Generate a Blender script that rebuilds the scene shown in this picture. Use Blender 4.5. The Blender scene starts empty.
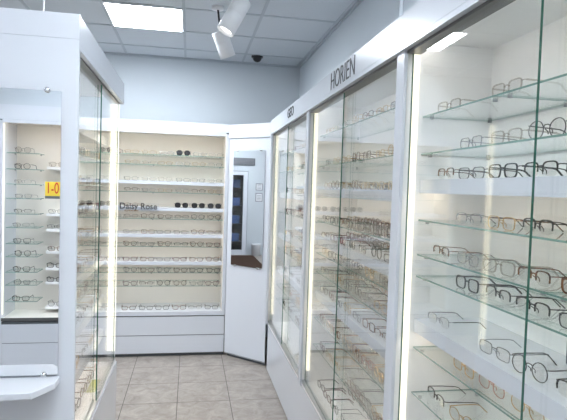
import bpy, bmesh, math, random
from mathutils import Vector, Matrix
random.seed(11)
C = bpy.context.scene.collection
S = bpy.context.scene

# ------------------------------------------------------------------ materials
def nt(name):
    m = bpy.data.materials.new(name); m.use_nodes = True
    n = m.node_tree.nodes; l = m.node_tree.links
    n.clear(); o = n.new('ShaderNodeOutputMaterial')
    return m, n, l, o

def paint(name, col, rough=.4, spec=.5, metal=0.0, noise=0.0, nscale=20, bump=0.0, bscale=60):
    m, n, l, o = nt(name)
    p = n.new('ShaderNodeBsdfPrincipled')
    p.inputs['Base Color'].default_value = (*col, 1); p.inputs['Roughness'].default_value = rough
    p.inputs['Metallic'].default_value = metal; p.inputs['Specular IOR Level'].default_value = spec
    t = n.new('ShaderNodeTexCoord')
    if noise:
        x = n.new('ShaderNodeTexNoise'); x.inputs['Scale'].default_value = nscale; x.inputs['Detail'].default_value = 4
        l.new(t.outputs['Object'], x.inputs['Vector'])
        r = n.new('ShaderNodeMix'); r.data_type = 'RGBA'
        r.inputs[6].default_value = (*[c*(1-noise) for c in col], 1); r.inputs[7].default_value = (*[min(1, c*(1+noise)) for c in col], 1)
        l.new(x.outputs['Fac'], r.inputs[0]); l.new(r.outputs[2], p.inputs['Base Color'])
    if bump:
        x = n.new('ShaderNodeTexNoise'); x.inputs['Scale'].default_value = bscale
        l.new(t.outputs['Object'], x.inputs['Vector'])
        b = n.new('ShaderNodeBump'); b.inputs['Strength'].default_value = bump; b.inputs['Distance'].default_value = .002
        l.new(x.outputs['Fac'], b.inputs['Height']); l.new(b.outputs[0], p.inputs['Normal'])
    l.new(p.outputs[0], o.inputs[0])
    return m

def glow(name, col, s):
    m, n, l, o = nt(name)
    e = n.new('ShaderNodeEmission'); e.inputs[0].default_value = (*col, 1); e.inputs[1].default_value = s
    l.new(e.outputs[0], o.inputs[0]); return m

def clear(name, tint, ior=1.45, gl=1.0):
    """thin architectural glass: see-through plus a fresnel reflection"""
    m, n, l, o = nt(name)
    t = n.new('ShaderNodeBsdfTransparent'); t.inputs[0].default_value = (*tint, 1)
    g = n.new('ShaderNodeBsdfGlossy'); g.inputs['Roughness'].default_value = 0.0; g.inputs[0].default_value = (gl, gl, gl, 1)
    f = n.new('ShaderNodeLayerWeight'); f.inputs[0].default_value = .5
    p5 = n.new('ShaderNodeMath'); p5.operation = 'POWER'; p5.inputs[1].default_value = 5
    f0 = ((ior-1)/(ior+1))**2
    ma = n.new('ShaderNodeMath'); ma.operation = 'MULTIPLY_ADD'; ma.inputs[1].default_value = 1-f0; ma.inputs[2].default_value = f0
    l.new(f.outputs['Facing'], p5.inputs[0]); l.new(p5.outputs[0], ma.inputs[0])
    x = n.new('ShaderNodeMixShader')
    l.new(ma.outputs[0], x.inputs[0]); l.new(t.outputs[0], x.inputs[1]); l.new(g.outputs[0], x.inputs[2])
    l.new(x.outputs[0], o.inputs[0]); return m

def mirror_mat():
    m, n, l, o = nt('mirror_silver')
    g = n.new('ShaderNodeBsdfGlossy'); g.inputs['Roughness'].default_value = 0; g.inputs[0].default_value = (.88, .9, .92, 1)
    l.new(g.outputs[0], o.inputs[0]); return m

def floor_mat():
    m, n, l, o = nt('stone_tile')
    t = n.new('ShaderNodeTexCoord'); mp = n.new('ShaderNodeMapping')
    mp.inputs['Location'].default_value = (.4588, -3.966 + 4.0, 0)
    l.new(t.outputs['Object'], mp.inputs[0])
    b = n.new('ShaderNodeTexBrick'); b.offset = 0; b.squash = 1
    b.inputs['Scale'].default_value = 1; b.inputs['Brick Width'].default_value = .4; b.inputs['Row Height'].default_value = .4
    b.inputs['Mortar Size'].default_value = .0028; b.inputs['Mortar Smooth'].default_value = .1
    b.inputs['Mortar'].default_value = (.06, .052, .045, 1)
    l.new(mp.outputs[0], b.inputs['Vector'])
    x = n.new('ShaderNodeTexNoise'); x.inputs['Scale'].default_value = 9; x.inputs['Detail'].default_value = 12; x.inputs['Roughness'].default_value = .74; x.inputs['Distortion'].default_value = .8
    l.new(t.outputs['Object'], x.inputs['Vector'])
    r = n.new('ShaderNodeValToRGB')
    r.color_ramp.elements[0].position = .3; r.color_ramp.elements[0].color = (.22, .19, .165, 1)
    r.color_ramp.elements[1].position = .72; r.color_ramp.elements[1].color = (.46, .42, .375, 1)
    e = r.color_ramp.elements.new(.52); e.color = (.34, .305, .275, 1)
    l.new(x.outputs['Fac'], r.inputs[0]); l.new(r.outputs[0], b.inputs['Color1']); l.new(r.outputs[0], b.inputs['Color2'])
    p = n.new('ShaderNodeBsdfPrincipled'); p.inputs['Roughness'].default_value = .35
    l.new(b.outputs['Color'], p.inputs['Base Color'])
    l.new(p.outputs[0], o.inputs[0]); return m

def tortoise(name, a, b):
    m, n, l, o = nt(name)
    t = n.new('ShaderNodeTexCoord'); x = n.new('ShaderNodeTexNoise'); x.inputs['Scale'].default_value = 90
    l.new(t.outputs['Object'], x.inputs['Vector'])
    r = n.new('ShaderNodeValToRGB'); r.color_ramp.elements[0].position = .4; r.color_ramp.elements[1].position = .6
    r.color_ramp.elements[0].color = (*a, 1); r.color_ramp.elements[1].color = (*b, 1)
    l.new(x.outputs['Fac'], r.inputs[0])
    p = n.new('ShaderNodeBsdfPrincipled'); p.inputs['Roughness'].default_value = .2
    l.new(r.outputs[0], p.inputs['Base Color']); l.new(p.outputs[0], o.inputs[0]); return m

WHITE = paint('white_laminate', (.66, .685, .74), .22, .5)
INNER = paint('interior_white_board', (.92, .915, .91), .35, .4)
CREAM = paint('interior_cream_board', (.86, .82, .76), .4, .4)
WALLM = paint('wall_paint', (.57, .61, .645), .8, .2, noise=.02, nscale=5)
CEILM = paint('ceiling_tile', (.62, .655, .69), .9, .1, noise=.06, nscale=90, bump=.3, bscale=140)
GRIDM = paint('ceiling_tee_bar', (.46, .50, .54), .6)
FLOORM = floor_mat()
ALU = paint('brushed_aluminium', (.62, .64, .66), .3, metal=1)
TRACK = paint('dark_door_track', (.10, .10, .10), .35)
GAP = paint('dark_recess', (.10, .11, .12), .6)
GLASS = clear('clear_door_glass', (.993, .998, .995), 1.42)
SHELFG = clear('shelf_glass', (.972, .99, .982), 1.38)
EDGE = paint('green_glass_edge', (.035, .12, .09), .2)
EDGEL = paint('pale_green_glass_edge', (.17, .31, .27), .2)
LED = glow('led_strip_glow', (1.0, .93, .70), 1.15)
LEDL = glow('led_strip_bright_glow', (1.0, .93, .72), 1.9)
LEDW = glow('warm_led_strip_glow', (1.0, .86, .68), 8.0)  # bay shelf strips, and the fill strips added behind the header lips
FILLT = glow('top_led_glow', (1.0, .95, .88), 7.0)  # glow of the fill strips added inside the cabinet tops
FILLB = glow('soft_warm_led_glow', (1.0, .90, .78), 2.0)  # glow of the fill strips added in the open back cabinet
PANEL = glow('ceiling_panel_glow', (.88, .94, 1.0), 23.0)
SPOTG = glow('spot_lamp_glow', (1.0, .98, .95), 4.0)
MIRROR = mirror_mat()
CHROME = paint('chrome', (.75, .76, .78), .12, metal=1)
BLACKP = paint('black_plastic', (.01, .01, .012), .3)
INK = paint('black_ink', (.012, .012, .015), .5)
GREYINK = paint('grey_ink', (.22, .22, .24), .5)
BROWNINK = paint('brown_ink', (.35, .22, .12), .5)
PEG = paint('grey_peg_metal', (.30, .31, .32), .35, metal=.3)
SPOTW = paint('white_lamp_metal', (.80, .80, .81), .35)
PLAQUE = clear('clear_acrylic', (.96, .97, .98), 1.3)
YELLOW = paint('yellow_card', (.85, .62, .06), .5)
RED = paint('red_print', (.55, .03, .02), .5)
OLIVE = paint('olive_card', (.50, .50, .12), .5)
NAVY = paint('navy_card', (.02, .025, .06), .4)
PAPER = paint('paper', (.75, .76, .78), .7)
MATM = paint('brown_doormat', (.06, .035, .025), .95, .1, bump=.8, bscale=200)
BLUEB = paint('blue_carton', (.08, .14, .32), .5)
GREYD = paint('dark_grey_metal', (.12, .13, .14), .4)
PALEB = paint('pale_blue_carton', (.35, .5, .68), .5)

F_BLACK = paint('black_acetate', (.008, .008, .009), .18)
F_GUN = paint('gunmetal_wire', (.06, .06, .065), .3, metal=.6)
F_SILVER = paint('silver_wire', (.42, .43, .45), .25, metal=.8)
F_GOLD = paint('gold_wire', (.50, .33, .13), .28, metal=.75)
F_BROWN = tortoise('tortoise_acetate', (.03, .012, .006), (.22, .09, .03))
F_WINE = paint('wine_acetate', (.12, .012, .02), .2)
F_BLUE = paint('blue_acetate', (.02, .05, .16), .2)
F_ROSE = paint('rose_acetate', (.46, .23, .18), .25)
F_CLEAR = clear('clear_acetate', (.82, .80, .77), 1.5)
LENS = clear('clear_lens', (.95, .945, .94), 1.28)
SUNL = paint('dark_sun_lens', (.03, .028, .03), .08)

# ------------------------------------------------------------------ mesh helpers
class MB:
    def __init__(s): s.bm = bmesh.new(); s.mats = []
    def mi(s, m):
        if m not in s.mats: s.mats.append(m)
        return s.mats.index(m)
    def box(s, x0, x1, y0, y1, z0, z1, m=None, rm=None):
        """rm: {axis: material} for the faces whose normal lies on that axis"""
        vs = [s.bm.verts.new((x, y, z)) for x in (x0, x1) for y in (y0, y1) for z in (z0, z1)]
        fs = [((0, 1, 3, 2), 'x'), ((4, 6, 7, 5), 'x'), ((0, 4, 5, 1), 'y'), ((2, 3, 7, 6), 'y'), ((0, 2, 6, 4), 'z'), ((1, 5, 7, 3), 'z')]
        for ids, ax in fs:
            f = s.bm.faces.new([vs[i] for i in ids])
            mm = (rm or {}).get(ax, m)
            if mm: f.material_index = s.mi(mm)
        return s
    def poly(s, pts, z0, z1, m=None):
        a = [s.bm.verts.new((x, y, z0)) for x, y in pts]; b = [s.bm.verts.new((x, y, z1)) for x, y in pts]
        fs = [s.bm.faces.new(a[::-1]), s.bm.faces.new(b)]
        for i in range(len(pts)):
            j = (i+1) % len(pts); fs.append(s.bm.faces.new([a[i], a[j], b[j], b[i]]))
        if m:
            for f in fs: f.material_index = s.mi(m)
        return s
    def prism(s, prof, a, b, along='y'):
        """extrude a closed profile of (u, z) pairs from a to b along y (u = x) or along x (u = y)"""
        P = (lambda u, z, t: (u, t, z)) if along == 'y' else (lambda u, z, t: (t, u, z))
        va = [s.bm.verts.new(P(u, z, a)) for u, z in prof]; vb = [s.bm.verts.new(P(u, z, b)) for u, z in prof]
        s.bm.faces.new(va[::-1]); s.bm.faces.new(vb)
        for i in range(len(prof)):
            j = (i+1) % len(prof); s.bm.faces.new([va[i], va[j], vb[j], vb[i]])
        return s
    def tube(s, pts, w, d, m=None, closed=False, n=4, up=Vector((0, 1, 0))):
        """sweep an n-gon section (w across, d along 'up') down a path"""
        pts = [Vector(p) for p in pts]; N = len(pts); rings = []
        for i, p in enumerate(pts):
            if closed: t = pts[(i+1) % N] - pts[i-1]
            else: t = pts[min(i+1, N-1)] - pts[max(i-1, 0)]
            t.normalize(); u = up - t*up.dot(t)
            if u.length < 1e-4: u = Vector((1, 0, 0)) - t*t.x
            u.normalize(); sd = t.cross(u)
            r = []
            for k in range(n):
                a = 2*math.pi*(k+.5)/n; q = 1.0 if n > 4 else math.sqrt(2)
                r.append(s.bm.verts.new(p + sd*(math.cos(a)*w/2*q) + u*(math.sin(a)*d/2*q)))
            rings.append(r)
        fs = []
        for i in range(N if closed else N-1):
            a, b = rings[i], rings[(i+1) % N]
            for k in range(n): fs.append(s.bm.faces.new([a[k], a[(k+1) % n], b[(k+1) % n], b[k]]))
        if not closed:
            fs.append(s.bm.faces.new(rings[0][::-1])); fs.append(s.bm.faces.new(rings[-1]))
        if m:
            for f in fs: f.material_index = s.mi(m)
        return s
    def lathe(s, prof, n=24, m=None, mat=None):
        """prof: (r, z) pairs turned about z, then moved by mat"""
        mat = mat or Matrix(); rings = []
        for r, z in prof:
            if r < 1e-5: rings.append([s.bm.verts.new(mat @ Vector((0, 0, z)))])
            else: rings.append([s.bm.verts.new(mat @ Vector((r*math.cos(2*math.pi*k/n), r*math.sin(2*math.pi*k/n), z))) for k in range(n)])
        for a, b in zip(rings, rings[1:]):
            for k in range(n):
                q = [a[k % len(a)], a[(k+1) % len(a)], b[(k+1) % len(b)], b[k % len(b)]]
                q = list(dict.fromkeys(q))
                if len(q) > 2:
                    f = s.bm.faces.new(q); f.smooth = True
                    if m: f.material_index = s.mi(m)
        return s
    def mesh(s, name, m=None):
        bmesh.ops.recalc_face_normals(s.bm, faces=s.bm.faces)
        me = bpy.data.meshes.new(name); s.bm.to_mesh(me); s.bm.free()
        for x in (s.mats or [m]): me.materials.append(x)
        return me
    def build(s, name, m=None, parent=None, label=None, bevel=0):
        o = bpy.data.objects.new(name, s.mesh(name, m)); C.objects.link(o)
        if parent: o.parent = parent
        if label: o['label'] = label
        if bevel:
            b = o.modifiers.new('Bevel', 'BEVEL'); b.width = bevel; b.segments = 2; b.limit_method = 'ANGLE'
        return o

def bx(*a): return MB().box(*a)

def tag(o, label=None, cat=None, group=None, kind=None):
    if label: o['label'] = label
    if cat: o['category'] = cat
    if group: o['group'] = group
    if kind: o['kind'] = kind
    return o

def thing(name, label, cat, loc=(0, 0, 0), rz=0, group=None):
    o = bpy.data.objects.new(name, None); C.objects.link(o); o.empty_display_size = .05
    o.location = loc; o.rotation_euler = (0, 0, rz)
    return tag(o, label, cat, group)

def struct(name, mb, m=None):
    return tag(mb.build(name, m), kind='structure')

def text_mesh(txt, size, depth=.002, xs=1.0, bold=0.0):
    cu = bpy.data.curves.new('lettering', 'FONT'); cu.body = txt; cu.size = size; cu.extrude = depth/2; cu.offset = bold
    cu.align_x = 'CENTER'; cu.align_y = 'CENTER'
    t = bpy.data.objects.new('lettering', cu); C.objects.link(t)
    bpy.context.view_layer.update()
    me = bpy.data.meshes.new_from_object(t.evaluated_get(bpy.context.evaluated_depsgraph_get()))
    bpy.data.objects.remove(t); bpy.data.curves.remove(cu)
    for v in me.vertices: v.co.x *= xs
    return me

def lettering(txt, size, m, parent, loc, rot, xs=1.0, name='lettering', bold=0.0):
    me = text_mesh(txt, size, .002, xs, bold); me.materials.clear(); me.materials.append(m)
    o = bpy.data.objects.new(name, me); C.objects.link(o)
    o.parent = parent; o.location = loc; o.rotation_euler = rot
    return o

# ------------------------------------------------------------------ the room
XR, XL, YB, YF, HC = 1.154, -7.3, 5.645, -.80, 3.0
struct('floor', bx(XL-.1, XR+.1, YF-.1, YB+.1, -.1, 0), FLOORM)
struct('ceiling', bx(XL-.1, XR+.1, YF-.1, YB+.1, HC, HC+.1), CEILM)
struct('wall_back', bx(XL-.1, XR+.1, YB, YB+.1, 0, HC), WALLM)
struct('wall_right', bx(XR, XR+.1, YF, YB, 0, HC), WALLM)
struct('wall_front', bx(XL-.1, XR+.1, YF-.1, YF, 0, HC), WALLM)
struct('wall_left', MB().box(XL-.1, XL, YF, 3.90, 0, HC).box(XL-.1, XL, 4.80, YB, 0, HC).box(XL-.1, XL, 3.90, 4.80, 2.06, HC), WALLM)
U0, V0 = -.6809, 4.0767
g = MB()
xs_ = [U0+.6*i for i in range(-11, 4)]; ys_ = [V0+.6*j for j in range(-8, 3)]
for x in xs_:
    if XL < x < XR: g.box(x-.011, x+.011, YF, YB, HC-.006, HC+.001)
for y in ys_:
    if YF < y < YB: g.box(XL, XR, y-.011, y+.011, HC-.0065, HC+.001)
struct('trim_1', g, GRIDM)
struct('trim_2', MB().box(XL, XR, YB-.02, YB, HC-.02, HC).box(XR-.02, XR, YF, YB-.02, HC-.02, HC), GRIDM)

def ceiling_light(x, y, label):
    t = thing('ceiling_light', label, 'ceiling light', (x, y, HC), group='square LED ceiling panels')
    f = MB()
    for a in ((-.297, .297, -.297, -.283), (-.297, .297, .283, .297), (-.297, -.283, -.283, .283), (.283, .297, -.283, .283)):
        f.box(*a, -.012, -.001)
    f.build('frame', SPOTW, t)
    bx(-.283, .283, -.283, .283, -.010, -.002).build('diffuser', PANEL, t, 'glowing white diffuser')
ceiling_light(U0+.3, V0+.3, 'bright square LED panel set in the ceiling grid above the aisle')
ceiling_light(U0+.3, V0-3.9, 'bright square LED panel in the ceiling over the near end of the aisle')  # this panel and those below are added to light the closed room
ceiling_light(U0-2.1, V0+.3, 'square LED ceiling panel behind the white divider, first one toward the entrance')
ceiling_light(U0-2.1, V0-2.1, 'square LED ceiling panel over the side aisle beside the divider')
ceiling_light(U0-5.7, V0+.3, 'square LED ceiling panel on the entrance side of the shop, back row')  # added to brighten the wall on the entrance side
ceiling_light(U0-4.5, V0-2.1, 'square LED ceiling panel on the entrance side of the shop, front row')
ceiling_light(U0+1.5, V0-2.7, 'square LED ceiling panel above the near end of the long cabinets')

# ------------------------------------------------------------------ display cabinets
def shelf_glass(parent, x0, x1, y0, y1, ztop, pegs, axis):
    """glass shelf 6 mm, green edges, with its steel pegs as sub-parts"""
    m = MB(); m.box(x0, x1, y0, y1, ztop-.005, ztop, SHELFG, {'x': EDGEL, 'y': EDGEL})
    o = m.build('glass_shelf', None, parent)
    for (px, py) in pegs:
        MB().lathe([(0, -.013), (.0065, -.013), (.0065, -.005), (0, -.005)], 10, None, Matrix.Translation((px, py, ztop))).build('shelf_peg', PEG, o)
    return o

def side_cabinet(name, label, X0, sgn, Y0, Y1, zb, levels, sign=None, far_glass=False, seam=None, LEDm=None, pf=-.010, cf=-.024, yend=None, z1=2.165, toe=0.0, zt=2.126):
    """tall wall unit facing the aisle; X0 = plane of the doors, sgn=+1 body on the +X side"""
    t = thing(name, label, 'display cabinet', (X0, (Y0+Y1)/2, 0))
    L = (Y1-Y0)/2; D = .335
    def b(mb_args, nm, m, par=t, lab=None, bevel=0):
        x0, x1 = sorted((sgn*mb_args[0], sgn*mb_args[1]))
        return bx(x0, x1, *mb_args[2:]).build(nm, m, par, lab, bevel)
    th = .022
    Le = L if yend is None else yend-(Y0+Y1)/2
    # carcass
    b((.0, D, -L, -L+th, zb-.02, z1), 'side_panel', INNER)
    if far_glass:
        m = MB(); x0, x1 = sorted((sgn*.03, sgn*(D-.02))); m.box(x0, x1, L-.006, L, zb, z1, GLASS, {'x': EDGE, 'z': EDGE}); m.build('end_glass', None, t)
        b((.0, .048, L-.016, L-.0065, zb, z1), 'front_post', WHITE)
    else:
        b((.0, D, L-th, L, zb-.02, z1), 'side_panel', INNER)
    b((D-.015, D, -L+th, L-(0 if far_glass else th), zb-.02, z1), 'back_panel', INNER)
    b((.0, D, -L+th, L-(.006 if far_glass else th), z1, z1+.02), 'top_panel', INNER)
    b((.0, D-.015, -L+th, L-(.006 if far_glass else th), zb-.02, zb), 'bottom_panel', INNER)
    b((pf, D, -L, Le, .012, zb-.002), 'plinth', WHITE)
    b((pf+.012, D, -L, Le, 0, .012), 'toe_kick', GAP)
    # cornice box and door tracks
    b((cf, .0, -L, Le, 2.132, 2.150), 'cornice_lip', WHITE)
    co = b((cf, -.001, -L, Le, 2.151, 2.252), 'cornice', WHITE)
    b((.0, D, -L, L, z1+.021, 2.25), 'top_box', WHITE)
    b((-.003, .046, -L+.03, L-.03, zt, zt+.012), 'top_track', TRACK)
    b((-.004, .028, -L+.01, L-.01, zb, zb+.012), 'bottom_track', ALU)
    # front edging of the side panels
    b((-.012, .0, -L, -L+.032, zb-.02, z1), 'front_edge', WHITE)
    if not far_glass: b((-.012, .0, L-.032, L, zb-.02, z1), 'front_edge', WHITE)
    # sliding glass doors
    for k, (ya, yb_, xo) in enumerate(((-L+.034, .022, .012), (.0, L-.034, .001))):
        m = MB(); x0, x1 = sorted((sgn*xo, sgn*(xo+.006)))
        m.box(x0, x1, ya, yb_, zb+.012, zt+.004, GLASS, {'y': EDGE, 'z': EDGE} if k else {'z': EDGE})
        for v in m.bm.verts:
            if v.co.y > (ya+yb_)/2: v.co.x += sgn*toe*.75      # the doors hang a hair out of parallel in their tracks
        d = m.build('glass_door', None, t)
        if k == 1:
            b((-.006, .003, .0, .022, zb+.04, zb+.058), 'door_lock', CHROME, d)
    # upright LED strips just inside each side panel
    for y0, y1 in ((-L+th, -L+th+.004), (L-.020 if far_glass else L-th-.004, L-.016 if far_glass else L-th)):
        e = 1 if far_glass and y0 > 0 else 0
        b((.002 if e else .026, .046 if e else .048, y0, y1, zb+.07, z1-.04), 'led_strip', LEDm or LED, t, 'glowing upright LED strip')
    b((.048, .066, -L+.04, L-.04, z1-.005, z1), 'top_led_strip', FILLT, t, 'LED strip behind the top track')  # fill strip added out of sight to brighten the upper shelves
    # shelves
    ya, yb_ = -L+th+.004, L-th-.004
    for kind, z in levels:
        if kind == 'g':
            segs = [(ya, yb_)] if not (seam and z in seam) else [(ya, seam[z]-(Y0+Y1)/2-.003), (seam[z]-(Y0+Y1)/2+.003, yb_)]
            for a, c in segs:
                x0, x1 = sorted((sgn*.066, sgn*(D-.02)))
                pg = [(sgn*px, py) for px in (.085, D-.035) for py in (a+.03, c-.03)]
                shelf_glass(t, x0, x1, a, c, z, pg, 'y')
        else:
            q = [(.066, z), (.066, z-.046), (.078, z-.046), (.078, z-.034), (D-.016, z-.034), (D-.016, z)]
            w = MB().prism([(sgn*x, zz) for x, zz in q], ya, yb_).build('white_shelf', WHITE, t)
            if z < 1.75: b((.110, .124, ya+.02, yb_-.02, z-.038, z-.034), 'warm_led_strip', LEDW, w, 'warm LED strip under the shelf')
    if sign:
        txt, size, ycen, xs, mm = sign
        lettering(txt, size, mm, t, (sgn*(cf-.0015), ycen-(Y0+Y1)/2, 2.196), (math.pi/2, 0, -math.pi/2 if sgn > 0 else math.pi/2), xs, bold=-size*.012 if len(txt) > 4 else size*.012)
    return t

XD, KS = .715, 1.0
def up(lv): return [(k, round(1.65+(z-1.65)*KS, 3)) for k, z in lv]
L3 = up([('g', 1.915), ('g', 1.787), ('w', 1.697), ('g', 1.56), ('g', 1.44), ('g', 1.365), ('w', 1.214), ('g', 1.115), ('g', .955), ('w', .80), ('g', .65)])
L2 = up([('g', 1.983), ('g', 1.798), ('w', 1.66), ('g', 1.463), ('w', 1.363), ('g', 1.266), ('g', 1.15), ('w', 1.03), ('g', .86), ('g', .69)])
L1 = up([('g', 1.95), ('g', 1.80), ('w', 1.62), ('g', 1.45), ('w', 1.27), ('g', 1.13), ('w', .96), ('g', .80), ('g', .67)])
RC = dict(pf=.008, cf=.692-XD, toe=.02, zt=2.122)
LL = [('w', 1.92), ('g', 1.78), ('g', 1.64), ('g', 1.5), ('g', 1.36), ('w', 1.22), ('g', 1.10), ('w', .98), ('w', .77)]
side_cabinet('display_cabinet', 'tall glass-fronted display cabinet along the right wall, nearest to the camera', XD, 1, .28, 1.71, .45, L3, None, seam={L3[0][1]: 1.25, L3[4][1]: 1.02}, **RC)
side_cabinet('display_cabinet', 'tall glass-fronted display cabinet with thin black lettering on its header, middle right', XD, 1, 1.71, 3.15, .45, L2, ('HORIEN', .128, 2.385, .86, INK), **RC)
side_cabinet('display_cabinet', 'tall glass-fronted display cabinet beside the angled corner mirror, farthest on the right', XD, 1, 3.15, 4.60, .45, L1, ('GEO', .095, 3.66, 1.2, INK), **RC)
side_cabinet('display_cabinet', 'glass-fronted display cabinet on the back of the white divider on the left', -.430, -1, 2.02, 3.285, .56, LL, None, far_glass=True, LEDm=LEDL)

# divider end panel with mirror (white unit at the left)
t = thing('divider_unit', 'white divider end panel at left carrying the long mirror', 'divider', (-.406, 2.0, 0))
bx(-.80, 0, -.0, .019, 0, 2.1665).build('end_panel', WHITE, t)
bx(-.80, 0, -.001, .019, 2.1672, 2.256).build('header_panel', WHITE, t)
bx(-.80, -.362, .019, .60, 0, 2.25).build('rear_body', WHITE, t)

t = thing('wall_mirror', 'tall frameless mirror fixed on the white divider end at left', 'mirror', (-.462, 2.0, 0))
bx(-.60, 0, -.010, -.001, .945, 1.975).build('mirror_glass', MIRROR, t)
for (mx, mz) in ((-.048, 1.977), (-.048, .944), (-.50, 1.977), (-.50, .944)):
    MB().lathe([(0, 0), (.010, 0), (.010, .006), (.006, .009), (0, .009)], 16, None,
               Matrix.Translation((mx, -.010, mz)) @ Matrix.Rotation(math.pi/2, 4, 'X')).build('mirror_clip', CHROME, t, 'round chrome clip')

t = thing('wall_shelf', 'small white shelf with clipped corner below the mirror at left', 'shelf', (-.456, 1.999, .936))
MB().poly([(0, 0), (0, -.066), (-.055, -.155), (-.6, -.172), (-.6, 0)], -.024, 0).build('shelf_board', WHITE, t, bevel=.003)

# ------------------------------------------------------------------ back cabinet (open shelves)
BX0, BX1, BYF, BYB = -1.06, .362, 5.06, 5.44
LB = [('g', 1.943), ('g', 1.846), ('w', 1.69), ('g', 1.583), ('w', 1.436), ('g', 1.328), ('w', 1.18), ('g', 1.062), ('w', .914), ('g', .808), ('g', .679)]
def open_cabinet(name, label, x0, x1, yf, dep, levels, zbot, ztop, rot=0, plinth=True, cream=CREAM, drawers=((.211, .387), (.035, .203)), white_run=None):
    cx = (x0+x1)/2
    t = thing(name, label, 'display cabinet', (cx, yf, 0), rot)
    L = (x1-x0)/2
    def b(a, nm, m, par=t, lab=None): return bx(*a).build(nm, m, par, lab)
    b((-L, -L+.03, 0, dep, zbot-.04, ztop), 'side_panel', WHITE)
    b((L-.03, L, 0, dep, zbot-.04, ztop), 'side_panel', WHITE)
    b((-L+.03, L-.03, dep-.02, dep, zbot-.04, ztop), 'back_panel', cream)
    b((-L+.03, -L+.034, .002, dep-.02, zbot, ztop), 'side_lining', cream)
    b((L-.034, L-.03, .002, dep-.02, zbot, ztop), 'side_lining', cream)
    b((-L+.03, L-.03, 0, dep-.02, ztop-.0, ztop+.012), 'ceiling_board', cream)
    b((-L, L, -.01, dep, ztop+.012, 2.255), 'header', WHITE)
    b((-L+.03, L-.03, 0, dep-.02, zbot-.04, zbot), 'bottom_shelf', WHITE)
    b((-L, L, .012, dep, .03, zbot-.04), 'drawer_carcass', GAP)
    for z0, z1 in drawers:
        b((-L+.003, L-.003, 0, .012, z0, z1), 'drawer', WHITE)
    b((-L, L, .03, dep, 0, .03), 'toe_kick', GAP)
    for kind, z in levels:
        if kind == 'g':
            shelf_glass(t, -L+.04, L-.04, .05, dep-.03, z, [(-L+.08, .07), (0, .07), (L-.08, .07)], 'x')
        else:
            w = MB().prism([(.045, z), (.045, z-.032), (.055, z-.032), (.055, z-.022), (dep-.021, z-.022), (dep-.021, z)], -L+.038, L-.038, 'x').build('white_shelf', WHITE, t)
            if z < 1.7: b((-L+.06, L-.06, .10, .18, z-.026, z-.022), 'warm_led_strip', FILLB, w, 'wide warm LED strip under the shelf')  # fill strip added under the board to light the cream interior
    b((-L+.03, L-.03, -.008, .0, ztop-.022, ztop+.012), 'header_lip', WHITE)
    b((-L+.08, L-.08, .004, .03, ztop-.004, ztop), 'warm_led_strip', LEDW, t, 'warm LED strip behind the header lip')  # fill strip added for the open shelves, screened by the lip
    return t
open_cabinet('display_cabinet', 'wide open display cabinet with cream interior and drawers at the end of the aisle', BX0, BX1, BYF, .40, LB, .439, 2.162)

# name plaque standing on the back cabinet
t = thing('name_plaque', 'clear name plaque with black serif-like lettering on the open back cabinet', 'plaque', (-.480, BYF+.030, 1.393))
bx(-.19, .19, -.003, .0, 0, .085).build('plate', PLAQUE, t)
bx(-.19, .19, .0, .05, 0, .003).build('foot', PLAQUE, t)
lettering('Daisy Rose', .082, INK, t, (0, -.004, .050), (math.pi/2, 0, 0), .94, bold=.0011)
lettering('eyewear', .028, BROWNINK, t, (-.06, -.004, .012), (math.pi/2, 0, 0), 1.4, bold=.0006)

# ------------------------------------------------------------------ angled corner unit with mirror
p0, p1 = Vector((.366, 5.052, 0)), Vector((.720, 4.703, 0))
W = (p1-p0).length; ang = math.atan2(p1.y-p0.y, p1.x-p0.x)
t = thing('corner_cabinet', 'plain white angled corner cabinet between the open shelves and the glass cabinets', 'cabinet', p0, ang)
MB().poly([(0, 0), (W, 0), (W-.15, .12), (.10, .12)], .03, 2.12).build('door_panel', WHITE, t)
MB().poly([(0, -.012), (W, -.012), (W-.15, .12), (.10, .12)], 2.122, 2.25).build('header', WHITE, t)
MB().poly([(.02, .025), (W-.02, .025), (W-.17, .12), (.12, .12)], 0, .03).build('toe_kick', GAP, t)
MB().box(0, W, -.002, 0, .034, .037).build('plinth_line', GAP, t)
bx(W-.02, W, -.008, 0, .04, 2.12).build('edge_strip', WHITE, t)
t = thing('wall_mirror', 'narrow tall mirror on the angled white corner cabinet', 'mirror', p0, ang)
bx(.062, .438, -.010, -.001, .905, 2.0).build('mirror_glass', MIRROR, t)
for mx in (.11, .39):
    for mz in (.902, 2.003):
        MB().lathe([(0, 0), (.010, 0), (.010, .006), (0, .008)], 12, None, Matrix.Translation((mx, -.010, mz)) @ Matrix.Rotation(math.pi/2, 4, 'X')).build('mirror_clip', CHROME, t, 'round chrome clip')

# ------------------------------------------------------------------ cabinet seen in the left mirror (stands behind the camera)
MY = -.44          # its front; faces +Y
t = thing('display_cabinet', 'cream-lit display cabinet with small glass ledges, seen in the mirror at left', 'display cabinet', (-1.456, MY, 0), math.pi)
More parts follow.
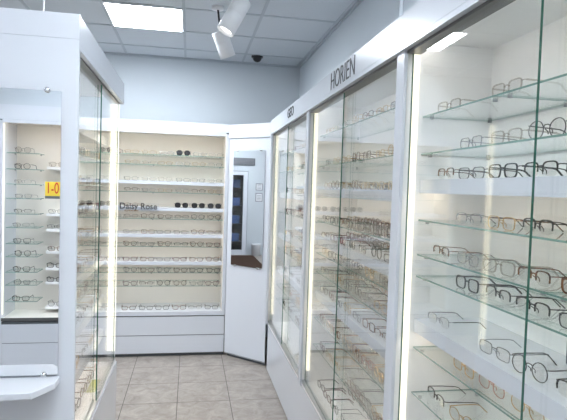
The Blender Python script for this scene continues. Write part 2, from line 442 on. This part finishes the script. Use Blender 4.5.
# local x runs to -X in the world: local -x is towards world +X
def mb_(a, nm, m, par=t, lab=None): return bx(*a).build(nm, m, par, lab)
mb_((0, .05, 0, .355, .50, 2.12), 'side_panel', WHITE)
mb_((-1.0, -.97, 0, .355, .50, 2.12), 'side_panel', WHITE)
mb_((-.97, 0, .335, .355, .50, 2.12), 'back_panel', CREAM)
mb_((-.97, 0, 0, .335, 2.12, 2.13), 'ceiling_board', CREAM)
mb_((-1.0, .05, -.012, .355, 2.13, 2.245), 'header', WHITE)
mb_((-.97, 0, 0, .335, .53, .545), 'bottom_shelf', CREAM)
mb_((-.97, 0, -.004, .0, .528, .553), 'bottom_track', TRACK)
mb_((-1.0, .05, .006, .355, .02, .52), 'drawer_carcass', GAP)
for z0, z1 in ((.35, .50), (.03, .345)): mb_((-1.0, -.008, 0, .006, z0, z1), 'drawer', WHITE)
mb_((-.006, .05, 0, .006, .03, .50), 'drawer', WHITE)
mb_((-.004, -.001, .01, .03, .58, 2.09), 'led_strip', LED, t, 'glowing upright LED strip')
mb_((-.969, -.966, .01, .03, .58, 2.09), 'led_strip', LED, t, 'glowing upright LED strip')
mb_((-.97, 0, -.012, -.002, 2.104, 2.1295), 'header_lip', WHITE)
mb_((-.94, -.03, .004, .03, 2.116, 2.12), 'warm_led_strip', LEDW, t, 'warm LED strip behind the header lip')  # added strip that fills this cabinet's interior with light
ML = [1.875, 1.745, 1.625, 1.51, 1.385, 1.275, 1.145, 1.04, .915, .81, .675]
for z in ML: shelf_glass(t, -.25, -.012, .05, .225, z, [(-.03, .205), (-.23, .205)], 'x')
MR = [1.775, 1.385, 1.255, 1.07, .93, .81, .60]
for z in MR: mb_((-.66, -.28, .185, .335, z-.022, z), 'white_ledge', INNER)

t = thing('sale_card', 'small yellow sale card with red figures, seen in the mirror at left', 'card', (-1.456+.335, MY-.15, 1.51), math.pi)
bx(-.058, .058, 0, .003, 0, .14).build('card', YELLOW, t)
bx(-.058, .058, -.001, 0, 0, .022).build('caption_strip', GREYD, t)
lettering('0-1', .13, RED, t, (0, -.002, .083), (math.pi/2, 0, 0), .60)
MB().box(-.01, .01, .003, .03, 0, .10).build('card_foot', YELLOW, t)

# ------------------------------------------------------------------ ceiling fittings
def spotlight(label, a, b, r, mount):
    """a: back end, b: mouth"""
    a, b = Vector(a), Vector(b)
    t = thing('spotlight', label, 'spotlight', a, group='white ceiling spotlights')
    d = b-a; Lh = d.length; M = d.to_track_quat('Z', 'Y').to_matrix().to_4x4()
    MB().lathe([(0, 0), (r*.9, 0), (r, .008), (r, Lh*.45), (r*.985, Lh*.46), (r*.985, Lh*.48), (r, Lh*.49), (r, Lh), (r*.9, Lh), (r*.86, Lh-.03), (0, Lh-.03)], 32, None, M).build('lamp_housing', SPOTW, t)
    MB().lathe([(0, Lh-.022), (r*.84, Lh-.022), (r*.84, Lh-.026), (0, Lh-.026)], 32, None, M).build('lamp_lens', SPOTG, t, 'glowing lens')
    m = Vector(mount)-a
    mid = d*.3
    MB().tube([mid + d.normalized()*0 , Vector((mid.x+(m.x-mid.x)*.5, mid.y+.02, (m.z+mid.z)/2)), m], .016, .016, None, n=8).build('bracket', BLACKP, t, 'black bracket')
    MB().lathe([(0, -.022), (.045, -.022), (.045, 0), (0, 0)], 24, None, Matrix.Translation(m)).build('ceiling_mount', SPOTW, t)
spotlight('white cylinder spotlight tilted toward the camera, nearer of the two', (.302, 3.33, 2.835), (.192, 3.315, 2.625), .057, (.26, 3.36, HC))
spotlight('white cylinder spotlight tilted toward the back wall, farther of the two', (.188, 4.0, 2.825), (.262, 4.05, 2.65), .060, (.17, 3.98, HC))

t = thing('dome_camera', 'small black dome security camera on the ceiling near the back wall', 'security camera', (.642, 5.33, HC))
MB().lathe([(0, -.02), (.058, -.02), (.06, -.012), (.06, 0), (0, 0)], 28).build('base', BLACKP, t)
MB().lathe([(.046, -.02)]+[(.046*math.cos(a), -.02-.044*math.sin(a)) for a in [math.pi/2*k/8 for k in range(1, 8)]]+[(0, -.064)], 28).build('dome', BLACKP, t)
o = MB().tube([(-.600, 2.35, HC), (-.604, 2.33, 2.7), (-.612, 2.32, 2.45), (-.610, 2.30, 2.257)], .006, .006, None, n=6).build('hanging_cord', SPOTW)
tag(o, 'thin white cord hanging from the ceiling to the divider top', 'cord')
o = bx(XR-.022, XR-.001, 2.80, 2.825, 2.2, HC-.02).build('cable_duct', WALLM)
tag(o, 'slim upright cable duct on the wall above the long cabinets', 'cable duct')

# ------------------------------------------------------------------ the side room glimpsed in the corner mirror
DY = 4.35
d = thing('door_1', 'white framed glass door on the far side wall', 'door', (XL, DY, 0)); d['kind'] = 'structure'; del d['category']
f = MB()
f.box(-.08, .02, -.44, -.34, 0, 2.05).box(-.08, .02, .34, .44, 0, 2.05).box(-.08, .02, -.34, .34, 1.96, 2.05).box(-.06, .0, -.34, .34, 0, .12)
f.build('door_frame', WHITE, d)
MB().box(-.045, -.039, -.34, .34, .12, 1.96, GLASS).build('door_glass', None, d)
struct('wall_outer', MB().box(XL-.66, XL-.62, 3.6, 5.1, 0, 2.4).box(XL-.62, XL-.1, 3.6, 3.64, 0, 2.4).box(XL-.62, XL-.1, 5.06, 5.1, 0, 2.4).box(XL-.62, XL-.1, 3.64, 5.06, 2.36, 2.4).box(XL-.62, XL-.1, 3.64, 5.06, -.04, 0), GREYD)
t = thing('stock_rack', 'dark shelving rack with cartons behind the glass door', 'rack', (XL-.38, DY, 0))
for y in (-.36, .36):
    for x in (-.15, .15): bx(x-.012, x+.012, y-.012, y+.012, 0, 2.0).build('upright', GREYD, t)
for z in (.3, .75, 1.2, 1.65): bx(-.15, .15, -.36, .36, z-.015, z).build('rack_shelf', GREYD, t)
k = 0
for z in (.3, .75, 1.2, 1.65):
    for y in (-.20, .04, .25):
        o = bx(-.11, .11, -.09, .09, 0, .2+.07*((k*7) % 3)).build('carton', (BLUEB, PALEB, PAPER)[k % 3], None, bevel=.004)
        o.location = (XL-.38, DY+y, z+.001)
        tag(o, '%s carton, %s on the %s shelf of the dark rack' % (('dark blue', 'pale blue', 'white')[k % 3], ('first', 'middle', 'last')[k % 3], ('lowest', 'second', 'third', 'top')[k//3]), 'carton', 'cartons on the rack behind the glass door')
        k += 1
t = thing('vent_grille', 'dark slatted vent grille high on the far side wall', 'vent', (XL, 4.04, 2.29))
bx(0, .02, -.30, .30, -.09, .09).build('grille_frame', GREYD, t)
for i in range(5): bx(.02, .028, -.28, .28, -.07+.032*i, -.056+.032*i).build('slat', GREYINK, t)
for z, h, lab in ((1.60, .17, 'upper framed paper notice on the far side wall'), (1.32, .21, 'lower framed paper notice on the far side wall')):
    t = thing('wall_notice', lab, 'notice', (XL, 3.62, z), group='paper notices on the far side wall')
    bx(0, .012, -.085, .085, 0, h).build('notice_frame', GREYINK, t)
    bx(.012, .014, -.070, .070, .015, h-.015).build('sheet', PAPER, t)
    for i in range(4): bx(.014, .0145, -.05, .05, .04+.035*i, .05+.035*i).build('text_line', GREYINK, t)
t = thing('waste_bin', 'white plastic bin standing against the far side wall', 'bin', (XL+.16, 3.68, 0))
MB().lathe([(0, 0), (.10, 0), (.115, .28), (.120, .29), (.108, .29), (.095, .02), (0, .02)], 28).build('bin_body', PAPER, t)
t = bx(-7.1, -5.2, 3.75, 4.75, .001, .012).build('doormat', MATM); tag(t, 'dark brown mat lying in front of the glass door', 'doormat')

# ------------------------------------------------------------------ eyeglasses
def outline(cx, a, b, n, zc, N=18, t0=0, t1=2*math.pi, drop=0.0):
    pts = []
    closed = abs(t1-t0-2*math.pi) < 1e-6
    for i in range(N if closed else N+1):
        th = t0 + (t1-t0)*i/N
        c, s = math.cos(th), math.sin(th)
        x = a*math.copysign(abs(c)**(2/n), c); z = b*math.copysign(abs(s)**(2/n), s)
        if z < 0: x *= 1-drop*(-z/b)
        pts.append((cx+x, -.002*abs(x/a), zc+z))
    return pts

STYLE = {}   # key: shape, colours
def style(key, desc, shape, fm, tm, lens=LENS):
    STYLE[key] = dict(desc=desc, shape=shape, fm=fm, tm=tm, lens=lens)
# shape: half width, half height, superellipse power, rim width, depth, half-rim, drop
RECT = (.0265, .0165, 4.2, .0020, .0022, False, .10)
RECTB = (.0265, .0180, 4.0, .0031, .0034, False, .10)
OVAL = (.0255, .0190, 2.2, .0016, .0018, False, 0)
ROUND = (.0240, .0225, 2.0, .0018, .0020, False, 0)
ROUNDB = (.0250, .0215, 2.3, .0031, .0038, False, .05)
HALF = (.0265, .0175, 3.4, .0028, .0030, True, .10)
HALFT = (.0265, .0170, 3.4, .0018, .0020, True, .10)
BIG = (.0268, .0235, 2.6, .0044, .0042, False, .08)
style('gold_oval', 'thin gold oval', OVAL, F_GOLD, F_GOLD)
style('gold_round', 'thin gold round', ROUND, F_GOLD, F_GOLD)
style('gold_rect', 'thin gold rectangular', RECT, F_GOLD, F_BROWN)
style('silver_rect', 'thin silver rectangular', RECT, F_SILVER, F_SILVER)
style('silver_half', 'silver half-rim', HALFT, F_SILVER, F_GUN)
style('gun_rect', 'gunmetal rectangular', RECT, F_GUN, F_BLACK)
style('gun_round', 'gunmetal round', ROUND, F_GUN, F_GUN)
style('black_half', 'black half-rim', HALF, F_BLACK, F_BLACK)
style('black_rect', 'thick black rectangular', RECTB, F_BLACK, F_BLACK)
style('black_round', 'thick black round', ROUNDB, F_BLACK, F_BLACK)
style('tort_rect', 'brown tortoiseshell rectangular', RECTB, F_BROWN, F_BROWN)
style('tort_round', 'brown tortoiseshell round', ROUNDB, F_BROWN, F_BROWN)
style('brown_half', 'brown half-rim', HALF, F_BROWN, F_BROWN)
style('wine_rect', 'wine red rectangular', RECTB, F_WINE, F_WINE)
style('blue_rect', 'dark blue rectangular', RECTB, F_BLUE, F_BLUE)
style('rose_oval', 'rose-coloured oval', OVAL, F_ROSE, F_GOLD)
style('clear_rect', 'clear rectangular', RECTB, F_CLEAR, F_CLEAR)
style('sun', 'dark-lensed sunglass', BIG, F_BLACK, F_BLACK, SUNL)

def geo_front(mb, sh, m):
    a, b, n, rw, rd, half, drop = sh
    cx = a+.0095
    zc = b + rw/2
    for s in (-1, 1):
        if half: mb.tube([(s*x*1.0, y, z) for x, y, z in outline(cx, a, b, n, zc, 14, -.15, math.pi+.15, drop)], rw, rd, m)
        else: mb.tube([(s*x, y, z) for x, y, z in outline(cx, a, b, n, zc, 20, 0, 2*math.pi, drop)], rw, rd, m, closed=True)
        hx = cx+a
        mb.tube([(s*(hx-.002), 0, zc+b*.55), (s*(hx+.005), .002, zc+b*.62), (s*(hx+.0065), .008, zc+b*.62)], max(rw, .003), .0022, m, up=Vector((0, 0, 1)))
        if rw < .0025 or half: mb.tube([(s*.0095, .002, zc+.002), (s*.0075, .009, zc-.004), (s*.007, .010, zc-.011)], .0014, .0022, m, up=Vector((0, 0, 1)))
    mb.tube([(-.0105, 0, zc+b*.30), (-.005, -.002, zc+b*.48), (.005, -.002, zc+b*.48), (.0105, 0, zc+b*.30)], max(rw, .0022), rd, m)
    return cx, zc
def geo_lens(mb, sh, s, m):
    a, b, n, rw, rd, half, drop = sh
    cx = a+.0095; zc = b+rw/2
    k = 1-.3*rw/a
    pts = [(s*(cx+(x-cx)*k), 0, zc+(z-zc)*k) for x, y, z in outline(cx, a, b, n, zc, 20, 0, 2*math.pi, drop)]
    v = [mb.bm.verts.new((x, -.0008, z)) for x, y, z in pts]; w = [mb.bm.verts.new((x, .0008, z)) for x, y, z in pts]
    fs = [mb.bm.faces.new(v), mb.bm.faces.new(w[::-1])]
    for i in range(len(v)):
        j = (i+1) % len(v); fs.append(mb.bm.faces.new([v[i], w[i], w[j], v[j]]))
    if m:
        for f in fs: f.material_index = mb.mi(m)
def geo_temple(mb, sh, s, m):
    a, b, n, rw, rd, half, drop = sh
    hx = 2*a+.0095+.0065; zc = b+rw/2; z0 = zc+b*.62
    w = .0042 if rw > .003 else .0026
    mb.tube([(s*hx, .008, z0), (s*(hx+.001), .05, z0-.001), (s*(hx-.001), .096, z0-.003), (s*(hx-.003), .110, z0*.80), (s*(hx-.006), .136, w*.55)], w, .0018 if rw < .003 else .0028, m, up=Vector((1, 0, 0)))

def geo_folded(mb, sh, s, m):
    a, b, n, rw, rd, half, drop = sh
    hx = 2*a+.0095+.0065; zc = b+rw/2; z0 = zc+b*.62
    w = .0042 if rw > .003 else .0026
    y = .010 if s > 0 else .0145
    mb.tube([(s*hx, .006, z0), (s*(hx-.006), y, z0), (s*(hx-.088), y+.003, z0-.003), (s*(hx-.100), y+.003, z0*.80), (s*(hx-.124), y+.002, w*.55)], w, .0018, m)
MESH1, MESHP, MESHF = {}, {}, {}
for k, st in STYLE.items():
    m = MB(); geo_front(m, st['shape'], st['fm'])
    for s in (-1, 1): geo_lens(m, st['shape'], s, st['lens']); geo_temple(m, st['shape'], s, st['tm'])
    MESH1[k] = m.mesh('eyeglasses_'+k)
    m = MB(); geo_front(m, st['shape'], st['fm'])
    for s in (-1, 1): geo_lens(m, st['shape'], s, st['lens']); geo_folded(m, st['shape'], s, st['tm'])
    MESHF[k] = m.mesh('folded_'+k)
    m = MB(); geo_front(m, st['shape'], None); P = [('frame_front', m.mesh('frame_front', st['fm']))]
    for s in (-1, 1):
        m = MB(); geo_lens(m, st['shape'], s, None); P.append(('lens', m.mesh('lens', st['lens'])))
        m = MB(); geo_temple(m, st['shape'], s, None); P.append(('temple', m.mesh('temple', st['tm'])))
    MESHP[k] = P

COUNT = 0
def glasses(k, loc, rz, label, group, parts=True, sc=1.0):
    global COUNT; COUNT += 1
    nm = 'sunglasses' if k == 'sun' else 'eyeglasses'
    if parts:
        o = thing(nm, label, nm, loc, rz, group)
        for pn, me in MESHP[k]:
            c = bpy.data.objects.new(pn, me); C.objects.link(c); c.parent = o
    else:
        o = bpy.data.objects.new(nm, MESH1[k]); C.objects.link(o); tag(o, label, nm, group)
        o.location = loc; o.rotation_euler = (0, 0, rz)
    o.scale = (sc, sc, sc)
    return o

ORD = 'first second third fourth fifth sixth seventh eighth ninth tenth eleventh twelfth thirteenth'.split()
def row(cab, grp, li, z, items, pos0, step, axis, fixed, rz, parts, end, rowname=None, skip=(), jit=.007, rj=6):
    """items: style keys laid from pos0 by step; counted from `end`"""
    n = 0
    for i, k in enumerate(items):
        if not k: continue
        p = pos0 + step*i + random.uniform(-jit, jit)
        loc = (fixed+random.uniform(-.004, .004), p, z+.0005) if axis == 'y' else (p, fixed+random.uniform(-.004, .004), z+.0005)
        word = 'sunglasses' if k == 'sun' else 'eyeglasses'
        desc = STYLE[k]['desc'] if k != 'sun' else 'large dark-lensed'
        lab = '%s %s, %s from %s, %s%s, %s' % (desc, word, ORD[n], end, rowname+' row, ' if rowname else '', li, cab)
        glasses(k, loc, rz+math.radians(random.uniform(-rj, rj)), lab, grp, parts)
        n += 1
def shelf_word(i): return ORD[i]+' shelf down'

# near right cabinet: counted from its far end (by the LED strip); x of the lens line .80
G3 = 'eyeglasses in the near right cabinet'
N3 = [['clear_rect', None, 'clear_rect', None, 'gun_rect'],
      [None, 'silver_rect', 'clear_rect', 'gun_round', 'gun_rect', 'silver_rect'],
      ['brown_half', 'gun_rect', 'black_rect', 'black_half', 'gun_rect', 'black_half'],
      [None, 'silver_half', 'gold_rect', 'black_half', 'black_rect'],
      ['brown_half', 'silver_rect', 'clear_rect', 'brown_half', 'tort_rect'],
      [None, 'black_rect', 'black_half', 'black_half', 'gun_rect'],
      ['silver_half', None, 'silver_rect', 'gun_round', 'black_half', 'gun_rect'],
      [None, 'gold_rect', 'rose_oval', 'gold_oval', 'gold_rect'],
      ['black_half', 'gold_oval', 'gun_rect', 'silver_half'],
      ['black_round', 'gun_rect', 'gold_rect']]
for i, it in enumerate(N3):
    row('near right cabinet', G3, shelf_word(i), L3[i][1], it, 1.575, -.156, 'y', XD+.105, -math.pi/2, True, 'far end')
def pick(pool): return random.choice(pool)
THIN = ['gold_oval', 'gold_rect', 'silver_rect', 'silver_half', 'gun_rect', 'gun_round', 'rose_oval', 'gold_round']
MIX = THIN + ['tort_rect', 'tort_round', 'black_rect', 'brown_half', 'wine_rect', 'black_half']
DARK = ['tort_rect', 'tort_round', 'black_rect', 'brown_half', 'black_half', 'gun_rect', 'wine_rect', 'black_round']
G2 = 'eyeglasses in the middle right cabinet'
for i, (kd, z) in enumerate(L2):
    two = i >= 5
    pool = {0: THIN+['brown_half'], 1: MIX, 2: MIX, 3: DARK, 4: DARK}.get(i, MIX)
    n = 7 if not two else 8
    row('middle right cabinet', G2, shelf_word(i), z, [pick(pool) for _ in range(n)], 2.99, -.17 if not two else -.157, 'y', XD+.088, -math.pi/2, True, 'far end', rj=6, jit=.005)
row('middle right cabinet', G2, 'bottom board', .45, [pick(MIX) for _ in range(8)], 2.99, -.157, 'y', XD+.088, -math.pi/2, True, 'far end', rj=6, jit=.005)
G1 = 'eyeglasses in the far right cabinet'
for i, (kd, z) in enumerate(L1):
    row('far right cabinet', G1, shelf_word(i), z, [pick(MIX) for _ in range(4)], 4.30, -.29, 'y', XD+.088, -math.pi/2, False, 'far end', rj=6, jit=.005)
# back cabinet: counted from the corner end (right)
GB = 'eyeglasses in the open back cabinet'
NB = [['silver_half', 'silver_rect', 'sun', 'silver_rect', 'gold_oval', 'gold_rect'],
      ['silver_half', 'gold_oval', 'silver_rect', 'gold_rect', 'silver_half', 'gold_oval'],
      ['silver_rect', 'gun_rect', 'gun_rect', 'clear_rect', 'silver_rect', 'gun_rect'],
      ['gold_oval', 'brown_half', 'silver_rect', 'gold_rect', 'silver_rect', 'brown_half'],
      ['sun', 'sun', 'sun', None, None, 'rose_oval'],
      None, None, None, None, None, None, None]
for i in range(12):
    z = LB[i][1] if i < 11 else .439
    it = NB[i] or [pick(DARK) for _ in range(6)]
    if i in (0, 5, 8, 10): it = it + [pick(MIX)]
    row('open back cabinet', GB, shelf_word(i) if i < 11 else 'bottom board', z, it, .238, -.158, 'x', BYF+.075, 0, False, 'corner end', jit=.006)
# left glass cabinet; shelves run away from the camera
GL = 'eyeglasses in the glass cabinet on the divider'
for i, (kd, z) in enumerate(LL[1:] + [('b', .56)]):
    row('divider cabinet', GL, shelf_word(i+1) if z > .6 else 'bottom board', z, [pick(MIX) for _ in range(5)], 3.15, -.19, 'y', -.43-.085, math.pi/2, True, 'far end', rj=6, jit=.005)
# mirror cabinet
GM = 'eyeglasses in the cabinet seen in the mirror'
MM = ['gun_round', 'black_round', 'silver_half', 'silver_rect', 'black_half', 'silver_half', 'black_rect', 'black_round', 'black_rect', 'silver_round' if False else 'gun_rect', 'black_rect']
for i, z in enumerate(ML):
    row('cabinet in mirror', GM, 'narrow '+ORD[i]+' ledge down', z, [MM[i]], -1.456+.128, .1, 'x', MY-.075, math.pi, True, 'outer side', jit=.008)
for i, (z, k) in enumerate(zip(MR, ['clear_rect', 'gun_rect', 'black_half', 'tort_rect', 'black_rect', 'black_rect', 'gun_round'])):
    if z == 1.51: continue
    row('cabinet in mirror', GM, 'white '+ORD[i]+' ledge down', z, [k, pick(DARK)], -1.456+.357, .155, 'x', MY-.188, math.pi, True, 'outer side', jit=.004)
def mass(name, label, spots):
    big = bmesh.new(); mats = []; tmp = {}
    for k, loc, rz in spots:
        me = MESHF[k]; n0 = len(big.verts); f0 = len(big.faces)
        big.from_mesh(me); big.verts.ensure_lookup_table(); big.faces.ensure_lookup_table()
        mt = Matrix.Translation(loc) @ Matrix.Rotation(rz, 4, 'Z')
        for v in big.verts[n0:]: v.co = mt @ v.co
        for f in big.faces[f0:]:
            m = me.materials[f.material_index]
            if m not in mats: mats.append(m)
            f.material_index = mats.index(m)
    me = bpy.data.meshes.new(name); big.to_mesh(me); big.free()
    for m in mats: me.materials.append(m)
    o = bpy.data.objects.new(name, me); C.objects.link(o)
    return tag(o, label, 'eyeglasses', None, 'stuff')
SP = []
def crowd(levels, x0, sgn, y_far, n, step, rz):
    for z in levels:
        for q, dx in enumerate((.240, .272)):
            for i in range(n):
                SP.append((pick(MIX), (x0+sgn*dx, y_far-step*i-.03*q+random.uniform(-.006, .006), z+.001), rz+random.uniform(-.05, .05)))
crowd([z for kd, z in L2[2:]]+[.45], XD, 1, 3.00, 8, .154, -math.pi/2)
crowd([z for kd, z in L1[2:]]+[.45], XD, 1, 4.45, 8, .154, -math.pi/2)
crowd([z for kd, z in LL[1:]]+[.56], -.43, -1, 3.14, 7, .154, math.pi/2)
mass('eyeglasses_rows', 'many more eyeglasses crowded between and behind the front rows in the glass cabinets', SP)
print('GLASSES', COUNT, len(SP))

# small cards in the cabinets
o = bx(-.035, .035, -.09, .09, 0, .002).build('price_card', OLIVE); o.location = (-.474, 2.88, .5605)
tag(o, 'olive yellow card lying on the bottom of the divider cabinet', 'card')
t = thing('card_stand', 'dark navy card stand among glasses in the near right cabinet', 'card stand', (.985, 1.145, L3[6][1]+.0005), -math.pi/2)
bx(-.05, .05, 0, .004, 0, .075).build('card', NAVY, t); bx(-.05, .05, .004, .035, 0, .004).build('foot', NAVY, t)

# ------------------------------------------------------------------ camera and picture settings
f_px, yaw, pit, rol = 518.87, .179, .0402, .0317
cy, sy = math.cos(yaw), math.sin(yaw)
F = Vector((sy*math.cos(pit), cy*math.cos(pit), -math.sin(pit))); r = Vector((cy, -sy, 0)); u = r.cross(F)
R_ = r*math.cos(rol) + u*math.sin(rol); U_ = -r*math.sin(rol) + u*math.cos(rol)
cd = bpy.data.cameras.new('camera'); cam = bpy.data.objects.new('camera', cd); C.objects.link(cam)
cd.sensor_fit = 'HORIZONTAL'; cd.sensor_width = 36; cd.lens = 36*f_px/567; cd.clip_start = .02
M = Matrix.Identity(4)
for i in range(3): M[i][0], M[i][1], M[i][2] = R_[i], U_[i], -F[i]
M.translation = (0, 0, 1.65); cam.matrix_world = M
S.camera = cam
w = bpy.data.worlds.new('world'); S.world = w; w.use_nodes = True
w.node_tree.nodes['Background'].inputs[0].default_value = (.8, .9, 1, 1); w.node_tree.nodes['Background'].inputs[1].default_value = .3
S.view_settings.view_transform = 'Standard'; S.view_settings.look = 'None'; S.view_settings.gamma = 1
S.view_settings.use_curve_mapping = False
S.view_settings.exposure = 1.03
S.cycles.max_bounces = 10; S.cycles.diffuse_bounces = 4; S.cycles.glossy_bounces = 5; S.cycles.transparent_max_bounces = 64
S.cycles.caustics_reflective = False; S.cycles.caustics_refractive = False
S.cycles.sample_clamp_indirect = 4
S.cycles.use_denoising = True
